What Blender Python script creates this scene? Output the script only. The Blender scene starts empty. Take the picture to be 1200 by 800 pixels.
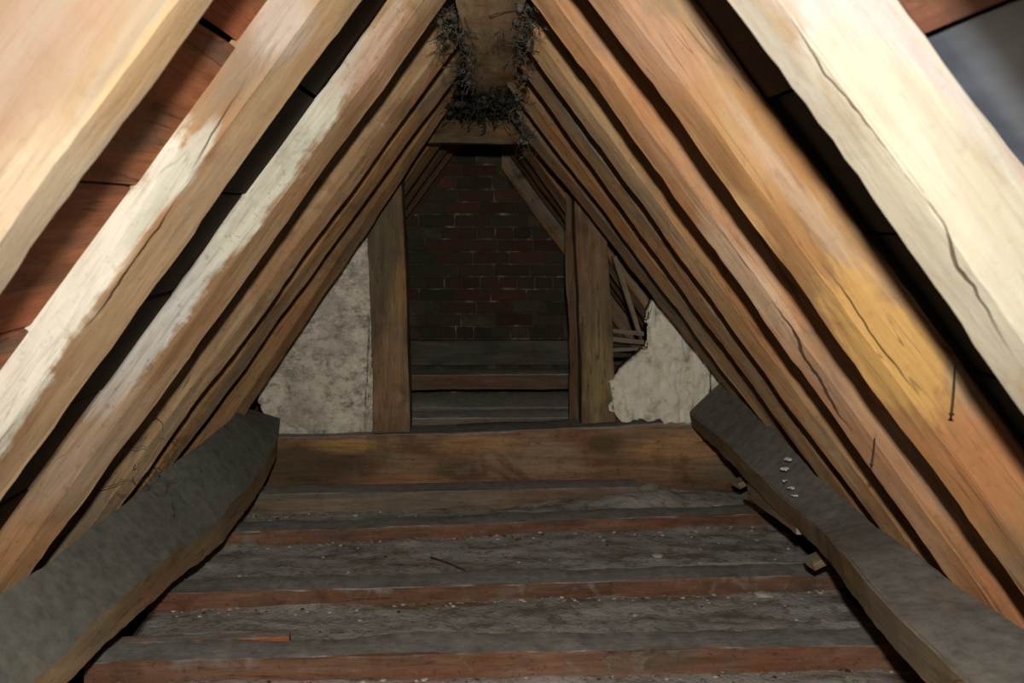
import bpy, math, random
from mathutils import Vector, Matrix, noise
random.seed(7)
SC = bpy.context.scene
COL = SC.collection

# ------------------------------------------------------------------ camera
F = 1167.0            # focal length in pixels of a 1200 px wide frame
VX, VY = 572.0, 250.0 # where lines running straight back meet
cam_d = bpy.data.cameras.new('camera')
cam_d.sensor_width = 36.0
cam_d.lens = 36.0 * F / 1200.0
cam_d.shift_x = (600 - VX) / 1200.0
cam_d.shift_y = -(400 - VY) / 1200.0
cam_d.clip_start = 0.02
cam_d.dof.use_dof = True
cam_d.dof.focus_distance = 2.9
cam_d.dof.aperture_fstop = 7.5
cam = bpy.data.objects.new('camera', cam_d)
cam.location = (0, 0, 0)
cam.rotation_euler = (math.pi / 2, 0, 0)
COL.objects.link(cam)
SC.camera = cam

# ------------------------------------------------------------------ world
w = bpy.data.worlds.new('world')
w.use_nodes = True
w.node_tree.nodes['Background'].inputs[0].default_value = (0.8, 0.85, 1, 1)
w.node_tree.nodes['Background'].inputs[1].default_value = 0.004
SC.world = w

# ------------------------------------------------------------------ the photographer's flash gun, on a bracket above the lens
fl = bpy.data.lights.new('flash', 'SPOT')
fl.energy = 190
fl.color = (1.0, 0.94, 0.86)
fl.shadow_soft_size = 0.022
fl.spot_size = math.radians(155)
fl.spot_blend = 1.0
flo = bpy.data.objects.new('flash', fl)
flo.location = (0.01, -0.03, 0.18)
flo.rotation_euler = (math.radians(87), 0, 0)
COL.objects.link(flo)

SC.view_settings.view_transform = 'Standard'
SC.view_settings.look = 'None'
SC.view_settings.exposure = 0.0
SC.view_settings.gamma = 1.0
SC.view_settings.use_curve_mapping = False

# ------------------------------------------------------------------ helpers
def P(px, py, Y):
    return Vector(((px - VX) * Y / F, Y, (VY - py) * Y / F))

def srgb(r, g, b):
    f = lambda c: (c / 255 / 12.92) if c <= 10 else ((c / 255 + 0.055) / 1.055) ** 2.4
    return (f(r), f(g), f(b), 1)

def tag(o, label=None, cat=None, group=None, kind=None):
    if label: o['label'] = label
    if cat: o['category'] = cat
    if group: o['group'] = group
    if kind: o['kind'] = kind
    return o

def link(name, me, mat=None, parent=None, smooth=True):
    o = bpy.data.objects.new(name, me)
    COL.objects.link(o)
    if mat is not None and not me.materials: me.materials.append(mat)
    if smooth:
        me.polygons.foreach_set('use_smooth', [True] * len(me.polygons))
    if parent is not None:
        o.parent = parent
    return o

def empty(name, loc=(0, 0, 0)):
    o = bpy.data.objects.new(name, None)
    o.location = loc
    o.empty_display_size = 0.1
    COL.objects.link(o)
    return o

def mesh(name, vs, fs):
    me = bpy.data.meshes.new(name)
    me.from_pydata([tuple(v) for v in vs], [], fs)
    me.update()
    return me

def nz(p, s=1.0, seed=0.0):
    return noise.noise(Vector((p[0] * s + seed * 7.13, p[1] * s + seed * 3.7, p[2] * s - seed * 5.1)))

def loft(sections, nseg=60, side=4, amp=0.006, fine=0.0015, seed=0, cham=0.12, freq=3.0):
    """sections: list of quads (4 Vectors going round); interpolated, roughened, capped."""
    n = len(sections)
    lens = [0]
    for i in range(1, n):
        a = sum((v for v in sections[i - 1]), Vector()) / 4
        b = sum((v for v in sections[i]), Vector()) / 4
        lens.append(lens[-1] + (b - a).length)
    L = lens[-1]
    vs = []; fs = []
    for k in range(nseg + 1):
        t = L * k / nseg
        i = 0
        while i < n - 2 and lens[i + 1] < t: i += 1
        u = (t - lens[i]) / max(1e-6, lens[i + 1] - lens[i])
        # catmull-rom between the sections
        q = []
        for c in range(4):
            p1, p2 = sections[i][c], sections[i + 1][c]
            p0 = sections[i - 1][c] if i > 0 else p1 * 2 - p2
            p3 = sections[i + 2][c] if i < n - 2 else p2 * 2 - p1
            q.append(0.5 * ((2 * p1) + (p2 - p0) * u + (2 * p0 - 5 * p1 + 4 * p2 - p3) * u * u + (3 * p1 - p0 - 3 * p2 + p3) * u ** 3))
        cen = sum(q, Vector()) / 4
        for c in range(4):
            a, b = q[c], q[(c + 1) % 4]
            for j in range(side):
                # points bunched near the corners, corner cut a little
                f = [0.0, 0.035, 0.5, 0.965][j] if side == 4 else j / side
                p = a.lerp(b, f)
                if j == 0: p = p.lerp(cen, cham * 0.12)
                d = (p - cen)
                dn = d.normalized() if d.length > 1e-6 else Vector()
                w_ = amp * (nz(p, freq, seed + c * 1.7) * 1.2 + 0.5 * nz(p, freq * 3.1, seed + 9)) + fine * nz(p, 45, seed)
                if j in (1, 3, 0): w_ *= 1.25
                vs.append(p + dn * w_)
    m = 4 * side
    for k in range(nseg):
        for j in range(m):
            fs.append((k * m + j, k * m + (j + 1) % m, (k + 1) * m + (j + 1) % m, (k + 1) * m + j))
    fs.append(tuple(range(m - 1, -1, -1)))
    fs.append(tuple(nseg * m + j for j in range(m)))
    return vs, fs, L

def sharp_ends(me):
    # keep the long corners crisp-ish and the end cuts flat
    me.polygons[-1].use_smooth = False
    me.polygons[-2].use_smooth = False
    me.set_sharp_from_angle(angle=math.radians(19))

def bar(name, A, B, wv, hv, mat, parent=None, nseg=40, amp=0.004, seed=0, fine=0.0012, cham=0.12, bow=None):
    """timber from A to B; wv, hv full width and height vectors; origin at A, local X runs along it."""
    A = Vector(A); B = Vector(B); wv = Vector(wv); hv = Vector(hv)
    x = (B - A).normalized(); L = (B - A).length
    z = (hv - hv.dot(x) * x).normalized()
    y = z.cross(x)
    M = Matrix(((x.x, y.x, z.x, A.x), (x.y, y.y, z.y, A.y), (x.z, y.z, z.z, A.z), (0, 0, 0, 1)))
    W, H = wv.length, hv.length
    secs = []
    for k in range(5):
        t = k / 4
        bz = 0
        if bow: bz = bow * (1 - (2 * t - 1) ** 2)
        secs.append([Vector((t * L, -W / 2, -H / 2 + bz)), Vector((t * L, W / 2, -H / 2 + bz)), Vector((t * L, W / 2, H / 2 + bz)), Vector((t * L, -W / 2, H / 2 + bz))])
    vs, fs, _ = loft(secs, nseg, 4, amp, fine, seed, cham)
    me = mesh(name, vs, fs)
    o = link(name, me, mat, parent)
    sharp_ends(me)
    o.matrix_basis = parent.matrix_basis.inverted() @ M if parent is not None else M
    return o

def adopt(o, parent):
    o.parent = parent
    o.matrix_basis = parent.matrix_basis.inverted() @ o.matrix_basis
    return o

# ------------------------------------------------------------------ materials
class NT:
    def __init__(s, name, rough=0.9, spec=0.15):
        s.m = bpy.data.materials.new(name); s.m.use_nodes = True
        s.t = s.m.node_tree; s.n = s.t.nodes
        s.b = s.n['Principled BSDF']
        s.b.inputs['Roughness'].default_value = rough
        s.b.inputs['Specular IOR Level'].default_value = spec
        s.tc = s.n.new('ShaderNodeTexCoord')
        s.geo = s.n.new('ShaderNodeNewGeometry')
    def lk(s, a, b): s.t.links.new(a, b)
    def setin(s, sock, v):
        if isinstance(v, bpy.types.NodeSocket): s.lk(v, sock)
        elif v is not None: sock.default_value = v
    def mapping(s, scale, loc=(0, 0, 0)):
        k = s.n.new('ShaderNodeMapping'); s.lk(s.tc.outputs['Object'], k.inputs[0])
        k.inputs['Scale'].default_value = scale; k.inputs['Location'].default_value = loc
        return k.outputs[0]
    def noise(s, vec, scale=5, detail=5, rough=0.6, dist=0.0):
        k = s.n.new('ShaderNodeTexNoise'); s.lk(vec, k.inputs['Vector'])
        k.inputs['Scale'].default_value = scale; k.inputs['Detail'].default_value = detail
        k.inputs['Roughness'].default_value = rough; k.inputs['Distortion'].default_value = dist
        return k.outputs['Fac']
    def rng(s, v, a, b, c=0.0, d=1.0):
        k = s.n.new('ShaderNodeMapRange'); s.setin(k.inputs[0], v)
        for i, q in enumerate((a, b, c, d)): k.inputs[i + 1].default_value = q
        return k.outputs[0]
    def math(s, op, a, b=None, c=None):
        k = s.n.new('ShaderNodeMath'); k.operation = op
        s.setin(k.inputs[0], a)
        if b is not None: s.setin(k.inputs[1], b)
        if c is not None: s.setin(k.inputs[2], c)
        return k.outputs[0]
    def mix(s, f, a, b, mode='MIX'):
        k = s.n.new('ShaderNodeMix'); k.data_type = 'RGBA'; k.blend_type = mode
        s.setin(k.inputs[0], f); s.setin(k.inputs[6], a); s.setin(k.inputs[7], b)
        return k.outputs[2]
    def ramp(s, f, stops):
        k = s.n.new('ShaderNodeValToRGB'); s.setin(k.inputs[0], f)
        e = k.color_ramp.elements
        while len(e) > 1: e.remove(e[-1])
        e[0].position = stops[0][0]; e[0].color = stops[0][1]
        for p, c in stops[1:]:
            q = e.new(p); q.color = c
        return k.outputs[0]
    def bump(s, h, strength=0.4, dist=0.01):
        k = s.n.new('ShaderNodeBump'); s.lk(h, k.inputs['Height'])
        k.inputs['Strength'].default_value = strength; k.inputs['Distance'].default_value = dist
        s.lk(k.outputs[0], s.b.inputs['Normal'])
    def done(s, col):
        s.setin(s.b.inputs['Base Color'], col)
        return s.m

def c3(c, k=1.0): return (c[0] * k, c[1] * k, c[2] * k, 1)

DUST = (0.155, 0.145, 0.125, 1)

def wood(name, cols, axis=0, stops=None, length=1.0, patches=(), cracks=(), dust=0.0, seed=0.0,
         dirt=0.45, streak=0.35, dustcol=DUST, pale=None, pale_amt=0.0, bump=0.5, hair=0.6):
    """cols: dark, mid, light wood; stops: [(t, colour)] along local X; patches: (x, z, rx, rz, colour, strength)"""
    T = NT(name)
    sc = [14.0, 14.0, 14.0]; sc[axis] = 1.6
    off = (seed * 3.1, seed * 1.7, seed * 2.3)
    grain_v = T.mapping(tuple(sc), off)
    soft_v = T.mapping(tuple(q * 0.5 for q in sc), off)
    iso = T.mapping((1, 1, 1), off)
    g = T.noise(grain_v, 3.2, 7, 0.65, 0.6)
    sft = T.noise(soft_v, 1.6, 4, 0.55, 0.8)
    blot = T.noise(iso, 6.5, 5, 0.6, 0.7)
    fine = T.noise(iso, 60, 4, 0.65)
    col = T.ramp(sft, [(0.3, cols[0]), (0.5, cols[1]), (0.68, cols[2])])
    ts = [5.0, 5.0, 5.0]; ts[axis] = 1.5
    tn = T.noise(T.mapping(tuple(ts), (off[2], off[0], off[1])), 1.3, 4, 0.6, 0.6)
    m1 = cols[1]
    col = T.mix(T.rng(tn, 0.52, 0.66, 0.0, 0.65), col, (m1[0] * 1.05, m1[1] * 0.74, m1[2] * 0.66, 1))
    gy = (m1[0] + m1[1] + m1[2]) / 3
    col = T.mix(T.rng(tn, 0.34, 0.46, 0.6, 0.0), col, (gy * 0.85, gy * 0.78, gy * 0.62, 1))
    if stops:
        sx = T.n.new('ShaderNodeSeparateXYZ'); T.lk(T.tc.outputs['Object'], sx.inputs[0])
        u = T.math('DIVIDE', sx.outputs[axis], length)
        u = T.math('ADD', u, T.rng(sft, 0.2, 0.8, -0.07, 0.07))
        u = T.math('ADD', u, T.rng(blot, 0.2, 0.8, -0.04, 0.04))
        rc = T.ramp(u, stops)
        col = T.mix(0.72, col, rc)
    for (x0, z0, rx, rz, c, st) in patches:
        vm = T.n.new('ShaderNodeVectorMath'); vm.operation = 'SUBTRACT'
        T.lk(T.tc.outputs['Object'], vm.inputs[0]); vm.inputs[1].default_value = (x0, 0, z0)
        v2 = T.n.new('ShaderNodeVectorMath'); v2.operation = 'MULTIPLY'
        T.lk(vm.outputs[0], v2.inputs[0]); v2.inputs[1].default_value = (1 / rx, 0, 1 / rz)
        v3 = T.n.new('ShaderNodeVectorMath'); v3.operation = 'LENGTH'; T.lk(v2.outputs[0], v3.inputs[0])
        d = T.math('ADD', v3.outputs[1], T.rng(blot, 0.25, 0.75, 0.42, -0.42))
        d = T.math('ADD', d, T.rng(g, 0.25, 0.75, 0.22, -0.22))
        f = T.rng(d, 0.8 if st > 0.88 else 0.5, 1.1 if st > 0.88 else 1.2, st, 0.0)
        col = T.mix(f, col, c)
    if pale_amt > 0:
        pm = T.noise(iso, 9, 6, 0.7, 1.2)
        th = 0.72 - 0.3 * pale_amt
        col = T.mix(T.rng(pm, th, th + 0.1, 0, 0.8), col, pale or (0.6, 0.58, 0.5, 1))
    # grain streaks and dirt
    col = T.mix(T.rng(g, 0.36, 0.6, streak, 0.0), col, c3(cols[0], 0.55), 'MIX')
    col = T.mix(T.rng(g, 0.55, 0.75, 0.0, 0.25), col, c3(cols[2], 1.25), 'MIX')
    hs = [16.0, 16.0, 16.0]; hs[axis] = 0.7
    hl = T.noise(T.mapping(tuple(hs), (off[1], off[2], off[0])), 2.4, 2, 0.4, 0.5)
    hm = T.rng(T.math('ABSOLUTE', T.math('SUBTRACT', hl, 0.5)), 0.004, 0.016, hair, 0.0)
    hm = T.math('MULTIPLY', hm, T.rng(blot, 0.42, 0.58))
    col = T.mix(hm, col, c3(cols[0], 0.3))
    g3s = [60.0, 60.0, 60.0]; g3s[axis] = 5.0
    g3 = T.noise(T.mapping(tuple(g3s), off), 1.6, 5, 0.7, 0.3)
    col = T.mix(T.rng(g3, 0.3, 0.5, 0.2 + 0.3 * hair, 0.0), col, c3(cols[0], 0.7))
    col = T.mix(T.rng(blot, 0.3, 0.46, dirt, 0.0), col, c3(cols[0], 0.45), 'MIX')
    col = T.mix(T.rng(fine, 0.32, 0.42, dirt * 0.8, 0.0), col, (0.03, 0.022, 0.014, 1), 'MIX')
    ht = T.math('ADD', T.math('MULTIPLY', g, 0.7), T.math('MULTIPLY', fine, 0.3))
    for (x0, z0, x1, z1, wd) in cracks:
        sx = T.n.new('ShaderNodeSeparateXYZ'); T.lk(T.tc.outputs['Object'], sx.inputs[0])
        line = T.rng(sx.outputs[0], x0, x1, z0, z1)
        wob = T.rng(T.noise(iso, 9, 3, 0.5), 0.25, 0.75, -0.007, 0.007)
        dd = T.math('ABSOLUTE', T.math('SUBTRACT', T.math('ADD', sx.outputs[2], wob), line))
        f = T.rng(dd, wd, wd * 2.2, 0.85, 0.0)
        inx = T.math('MULTIPLY', T.rng(sx.outputs[0], x0, x0 + 0.08), T.rng(sx.outputs[0], x1 - 0.08, x1, 1, 0))
        f = T.math('MULTIPLY', f, inx)
        col = T.mix(f, col, (0.05, 0.025, 0.012, 1))
        ht = T.math('SUBTRACT', ht, f)
    if dust > 0:
        sn = T.n.new('ShaderNodeSeparateXYZ'); T.lk(T.geo.outputs['Normal'], sn.inputs[0])
        up = T.math('ADD', sn.outputs[2], T.rng(blot, 0.25, 0.75, -0.22, 0.22))
        f = T.rng(up, 0.2, 0.5, 0.0, dust)
        dn = T.noise(iso, 26, 5, 0.7)
        dc = T.ramp(dn, [(0.3, c3(dustcol, 0.62)), (0.55, dustcol), (0.75, c3(dustcol, 1.3))])
        col = T.mix(f, col, dc)
    T.bump(ht, bump, 0.006)
    return T.done(col)

def simple(name, stops, scale=8, sc=(1, 1, 1), bump=0.4, rough=0.95, detail=6, bdist=0.01, spec=0.1):
    T = NT(name, rough, spec)
    v = T.mapping(sc)
    a = T.noise(v, scale, detail, 0.65, 0.4)
    col = T.ramp(a, stops)
    f = T.noise(v, scale * 7, 4, 0.7)
    col = T.mix(T.rng(f, 0.3, 0.45, 0.35, 0), col, c3(stops[0][1], 0.6))
    T.bump(T.math('ADD', a, f), bump, bdist)
    return T.done(col)

# roof geometry: unit directions of the two slopes (pitch 53.8 degrees)
SX, SZ = 0.59, 0.807
DR, DL = 0.3335, 0.361       # perpendicular distance camera axis -> underside of rafters
def slope(side):
    s = 1 if side == 'R' else -1
    u = Vector((s * SX, 0, -SZ)); n = Vector((s * SZ, 0, SX))
    return u, n, (DR if side == 'R' else DL), s

# ------------------------------------------------------------------ roof covering (structure)
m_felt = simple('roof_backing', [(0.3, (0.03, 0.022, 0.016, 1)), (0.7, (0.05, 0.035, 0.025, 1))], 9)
CEIL = {}
for side in 'LR':
    u, n, D, s = slope(side)
    z0 = (D + (0.16 if side == 'R' else 0.215)) / SX
    y = n.cross(u)
    M = Matrix(((u.x, y.x, n.x, 0), (u.y, y.y, n.y, 0), (u.z, y.z, n.z, z0), (0, 0, 0, 1)))
    sy = 1 if y.y > 0 else -1
    ya, yb = sorted((-0.9 * sy, 6.5 * sy))
    v8 = [(a, b, c) for a in (0, 3.1) for b in (ya, yb) for c in (0, 0.02)]
    o = link('ceiling', mesh('ceiling', v8, [(0, 1, 3, 2), (4, 6, 7, 5), (0, 4, 5, 1), (2, 3, 7, 6), (0, 2, 6, 4), (1, 5, 7, 3)]), m_felt, smooth=False)
    o.matrix_basis = M
    CEIL[side] = tag(o, kind='structure')

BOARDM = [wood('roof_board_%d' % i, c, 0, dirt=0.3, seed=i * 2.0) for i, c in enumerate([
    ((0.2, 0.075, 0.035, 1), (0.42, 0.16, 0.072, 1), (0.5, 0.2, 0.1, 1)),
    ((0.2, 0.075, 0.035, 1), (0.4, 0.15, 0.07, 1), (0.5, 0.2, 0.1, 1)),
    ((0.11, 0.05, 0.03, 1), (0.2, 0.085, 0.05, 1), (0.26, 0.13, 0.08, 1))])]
T = NT('grey_slate', 0.55, 0.35)
v = T.mapping((1, 3, 3)); a = T.noise(v, 7, 5, 0.6)
T.bump(a, 0.3, 0.004)
m_slate = T.done(T.ramp(a, [(0.3, (0.06, 0.075, 0.095, 1)), (0.7, (0.115, 0.135, 0.17, 1))]))
m_dslate = simple('shade_dark_slate', [(0.3, (0.018, 0.017, 0.016, 1)), (0.7, (0.035, 0.033, 0.03, 1))], 9)  # near-black slate: the shade between the right rafters is put into its colour
for side in 'LR':
    u, n, D, s = slope(side)
    e = 0.133 if side == 'R' else 0.112
    z0 = (D + e) / SX
    A = Vector((0, 0, z0))
    # on the right the joint between red board and grey slate sits at z = 0.165
    tj = (z0 - 0.178) / SZ
    t = 0.13 if side == 'L' else tj - 0.27 * int(tj / 0.27)
    k = 0
    while t < 3.1:
        wd = 0.262
        tc = t + 0.5 * wd
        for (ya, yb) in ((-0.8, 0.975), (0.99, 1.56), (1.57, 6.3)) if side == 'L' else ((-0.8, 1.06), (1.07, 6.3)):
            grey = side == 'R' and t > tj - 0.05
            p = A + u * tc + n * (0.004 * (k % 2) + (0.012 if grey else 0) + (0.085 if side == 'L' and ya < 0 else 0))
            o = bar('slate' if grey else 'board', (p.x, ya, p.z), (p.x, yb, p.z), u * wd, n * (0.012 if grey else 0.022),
                    (m_slate if t < tj + 0.2 and ya < 0 else m_dslate) if grey else (m_felt if ya > 1 else BOARDM[k % 2 if side == 'L' else (k * 2) % 3]), CEIL[side], nseg=14, amp=0.0015, fine=0.0005, seed=k)  # boards farther back get the near-black backing colour, standing in for shade between rafters
            
        t += 0.27; k += 1

# ------------------------------------------------------------------ rafters
W0 = (0.95, 0.92, 0.78, 1)       # limewash
W1 = (0.62, 0.60, 0.50, 1)
TAN = (0.52, 0.36, 0.20, 1)
ORG = (0.55, 0.30, 0.12, 1)
BRN = (0.36, 0.20, 0.09, 1)
GREY = (0.40, 0.36, 0.28, 1)
def k(c, f): return c3(c, f)

def local_of(side, Yf, px, py):
    """pixel on the front face of a rafter -> (x, z) in its local frame (z from its underside)"""
    u, n, D, s = slope(side)
    p = P(px, py, Yf)
    A = rafter_start(side)
    d = Vector((p.x, 0, p.z)) - Vector((A.x, 0, A.z))
    return d.dot(u), d.dot(n)

def rafter_start(side, D=None):
    u, n, D0, s = slope(side)
    D = D0 if D is None else D
    X = 0.082
    z = (D - SZ * X) / SX
    return Vector((s * X, 0, z))

def rafter(side, yb, wd, h, mat, seed, label, D=None, L=2.75, amp=0.006, tilt=0.0, off=0.0, ch=0.03, name='rafter', group=None, skew=0.0):
    u, n, D0, s = slope(side)
    A = rafter_start(side, D)
    yf = yb - wd
    # local frame: X down the slope, Z outward, origin at the front inner corner
    x, z = u, n
    y = z.cross(x)      # +Y or -Y in the world depending on the side
    M = Matrix(((x.x, y.x, z.x, A.x), (x.y, y.y, z.y, yf), (x.z, y.z, z.z, A.z), (0, 0, 0, 1)))
    ys = 1.0 if y.y > 0 else -1.0
    secs = []
    for i in range(9):
        t = i / 8
        dx = 1.368 * max(0, 1 - t * 5)
        sk = tilt * t + off
        q = []
        for (yy, zz) in ((0, ch), (wd, 0), (wd, h), (0, h)):
            q.append(Vector((t * L - dx * zz, ys * yy, zz + sk)))
        if ys < 0: q = [q[0], q[3], q[2], q[1]]
        secs.append(q)
    vs, fs, _ = loft(secs, 110, 4, amp, 0.0016, seed, 0.35, 2.6)
    me = mesh(name, vs, fs)
    o = link(name, me, mat)
    sharp_ends(me)
    o.matrix_world = M
    tag(o, label, 'rafter', group)
    return o, M

def patch_px(side, yf, L):
    out = []
    for (px, py, lp, wp, c, st) in L:
        x, z = local_of(side, yf, px, py)
        out.append((x, z, lp * yf / F, wp * yf / F, c, st))
    return out
def crack_px(side, yf, L):
    out = []
    for (ax, ay, bx, by, wp) in L:
        x0, z0 = local_of(side, yf, ax, ay); x1, z1 = local_of(side, yf, bx, by)
        if x1 < x0: x0, z0, x1, z1 = x1, z1, x0, z0
        out.append((x0, z0, x1, z1, wp * 0.55 * yf / F))
    return out

# --- right slope, nearest first: (back Y, width, height, ...)
RD_ = []
def mk(side, yb, wd, h, cols, seed, label, patches=(), cracks=(), **kw):
    yf = yb - wd
    m = wood('rafter_wood_%s%d' % (side, seed), cols, 0, patches=patch_px(side, yf, patches), cracks=crack_px(side, yf, cracks),
             seed=seed * 1.3, dirt=kw.pop('dirt', 0.35), streak=kw.pop('streak', 0.3), pale=kw.pop('pale', None), pale_amt=kw.pop('pale_amt', 0.0), dust=kw.pop('dust', 0.0), hair=kw.pop('hair', 0.6))
    return rafter(side, yb, wd, h, m, seed, label, **kw)

# just out of frame overhead; throws the dark band over the corner of the slates
mk('R', 0.58, 0.12, 0.10, (k(BRN, .5), k(TAN, .5), k(TAN, .7)), 1, 'rafter on the right slope nearest the viewer, above the grey slate')
mk('R', 1.05, 0.05, 0.127, (k(TAN, .5), k(W1, .44), k(W0, .36)), 2,
   'broad pale cream rafter filling the upper right corner, beside the grey slate',
   patches=[(1010, 40, 200, 60, k((0.75, 0.68, 0.66, 1), .42), .9), (1110, 240, 260, 70, k((0.8, 0.75, 0.58, 1), .40), .9)],
   cracks=[(905, 0, 1060, 200, 0.9), (1060, 200, 1200, 420, 1.3)], dirt=0.12, streak=0.15, ch=.028, amp=.004, hair=.15)
mk('R', 1.61, 0.052, 0.122, (k(BRN, .66), k(ORG, .66), k(TAN, .76)), 3,
   'second rafter back on the right slope, golden orange with an iron nail low down',
   patches=[(770, 50, 90, 40, (0.42, 0.24, 0.15, 1), .7), (880, 260, 60, 26, (0.46, 0.29, 0.13, 1), .8), (950, 250, 170, 14, (0.42, 0.31, 0.22, 1), .7), (1040, 400, 120, 40, (0.52, 0.31, 0.10, 1), .9), (1150, 540, 80, 60, (0.40, 0.17, 0.07, 1), .8)],
   cracks=[(960, 300, 1080, 470, 1.2)], dirt=0.15, streak=0.22)
mk('R', 2.08, 0.06, 0.12, (k(BRN, .85), k((0.56, 0.29, 0.14, 1), .85), k((0.56, 0.36, 0.22, 1), .95)), 4,
   'third rafter back on the right slope, orange-pink with a wandering crack and a nail',
   patches=[(700, 90, 90, 24, (0.50, 0.25, 0.11, 1), .8), (880, 330, 120, 16, (0.58, 0.42, 0.28, 1), .8), (1000, 520, 120, 30, (0.42, 0.22, 0.12, 1), .7)],
   cracks=[(905, 350, 1010, 520, 1.0)], dirt=0.25, streak=0.35)
mk('R', 2.58, 0.06, 0.12, (k(BRN, .8), k(BRN, 1.15), k(TAN, .95)), 5, 'fourth rafter back on the right slope, brown and rough edged', dirt=0.35, tilt=0.004)
mk('R', 2.98, 0.06, 0.115, (k(BRN, .5), k(BRN, .9), k(TAN, .7)), 6, 'fifth rafter back on the right slope, thin brown line with a pale edge', dirt=0.5)
mk('R', 3.45, 0.06, 0.115, (k(BRN, .7), k(ORG, .8), k(TAN, .8)), 7, 'sixth rafter back on the right slope, reddish, counted from the camera', dirt=0.45, tilt=0.05, off=-0.02)
mk('R', 3.92, 0.065, 0.115, (k(GREY, .35), k(BRN, .85), k(GREY, .8)), 8, 'greyish rafter on the right slope directly before the truss', dirt=0.5, tilt=0.115, off=-0.043)

# --- left slope
mk('L', 0.5, 0.12, 0.10, (k(BRN, .5), k(TAN, .5), k(TAN, .7)), 11, 'rafter on the left slope nearest the viewer, out of the upper left corner')
mk('L', 1.034, 0.055, 0.172, (k(TAN, .33), k(TAN, .44), k(W1, .38)), 12,
   'broad tan and cream rafter filling the upper left corner',
   patches=[(40, 40, 160, 80, k((0.66, 0.5, 0.38, 1), .34), .8), (150, 80, 160, 12, k((0.8, 0.52, 0.26, 1), .44), .7), (30, 240, 140, 60, k((0.72, 0.58, 0.4, 1), .46), .8)],
   dirt=0.1, streak=0.15, ch=.012, hair=.12)
mk('L', 1.60, 0.07, 0.113, (k(BRN, .6), k(TAN, .56), k(TAN, .74)), 13,
   'second rafter back on the left slope, flaking white limewash over its lower half',
   patches=[(69, 361, 250, 36, k(W0, .68), .97), (-14, 483, 160, 36, k(W0, .66), .9), (205, 208, 120, 15, k((0.8, 0.8, 0.66, 1), .6), .9), (285, 85, 85, 30, k((0.34, 0.26, 0.18, 1), .62), .85), (225, 240, 90, 16, k((0.42, 0.3, 0.2, 1), .6), .6), (330, 20, 60, 30, k((0.62, 0.54, 0.46, 1), .65), .8),
            (122, 397, 420, 14, k(TAN, .6), .7)],
   cracks=[(290, 90, 215, 215, 1.2), (215, 215, 90, 400, 1.0)], dirt=0.2, streak=0.2, ch=.04, hair=.25)
mk('L', 2.28, 0.06, 0.103, (k(BRN, .75), k(TAN, .78), k(TAN, 1.0)), 14,
   'third rafter back on the left slope, mottled grey-white limewash on tan wood',
   patches=[(328, 190, 215, 24, (0.70, 0.70, 0.58, 1), .95), (172, 400, 110, 19, (0.66, 0.65, 0.60, 1), .9), (440, 60, 70, 26, (0.50, 0.28, 0.19, 1), .7), (90, 540, 110, 34, (0.46, 0.34, 0.24, 1), .7), (30, 640, 60, 30, (0.5, 0.26, 0.12, 1), .7), (400, 70, 60, 8, W1, .8)],
   dirt=0.35, streak=0.3, ch=.034, hair=.35)
mk('L', 2.93, 0.06, 0.103, (k(BRN, .8), k(TAN, .85), k(TAN, 1.15)), 15, 'fourth rafter back on the left slope, golden tan with dark knots', dirt=0.45, pale=W1, pale_amt=.2)
mk('L', 3.38, 0.06, 0.103, (k(BRN, .6), k(ORG, .85), k(TAN, .8)), 16, 'fifth rafter back on the left slope, narrow and rusty orange', dirt=0.45)
mk('L', 3.9, 0.065, 0.103, (k(BRN, .6), k(BRN, 1.1), k(TAN, .8)), 17, 'last brown rafter on the left slope, edging the plaster panel', dirt=0.5, tilt=-0.115, off=0.008)

# --- rafters of the far bay, beyond the truss
FC = (k(BRN, .7), k(BRN, 1.0), k(GREY, 1.0))
for side, arr in (('R', [(4.75, 'first'), (5.25, 'second'), (5.75, 'third')]), ('L', [(4.62, 'first'), (5.15, 'second'), (5.7, 'third')])):
    for i, (yb, w_) in enumerate(arr):
        mk(side, yb, 0.11, 0.09, FC, 20 + i + (5 if side == 'L' else 0),
           '%s dim rafter beyond the truss on the %s slope' % (w_, 'right' if side == 'R' else 'left'), dirt=0.5, D=0.30 if side == 'R' else None)
mk('L', 6.12, 0.11, 0.10, FC, 31, 'dim rafter against the left side of the brick wall', dirt=0.5)
mk('R', 6.12, 0.11, 0.14, FC, 32, 'wide dim rafter against the right side of the brick wall', D=0.225, dirt=0.4, ch=0.0)

# ------------------------------------------------------------------ ridge beam
m_ridge = wood('ridge_wood', (k(BRN, .8), (0.52, 0.39, 0.23, 1), (0.66, 0.5, 0.3, 1)), 0, dirt=0.55, streak=0.2, seed=4.4)
ridge = bar('ridge_beam', (0.003, -0.8, 0.53), (0.012, 4.15, 0.53), (0.155, 0, 0), (0, 0, 0.16), m_ridge, nseg=90, amp=0.007, seed=3)
tag(ridge, 'squared brown ridge beam running overhead between the rafter tops', 'beam')
# far ridge
ridge2 = bar('ridge_beam', (0.0, 4.5, 0.55), (0.0, 6.15, 0.55), (0.14, 0, 0), (0, 0, 0.16), m_ridge, nseg=30, amp=0.006, seed=8)
tag(ridge2, 'unlit ridge beam above the brick wall beyond the collar', 'beam')

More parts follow.
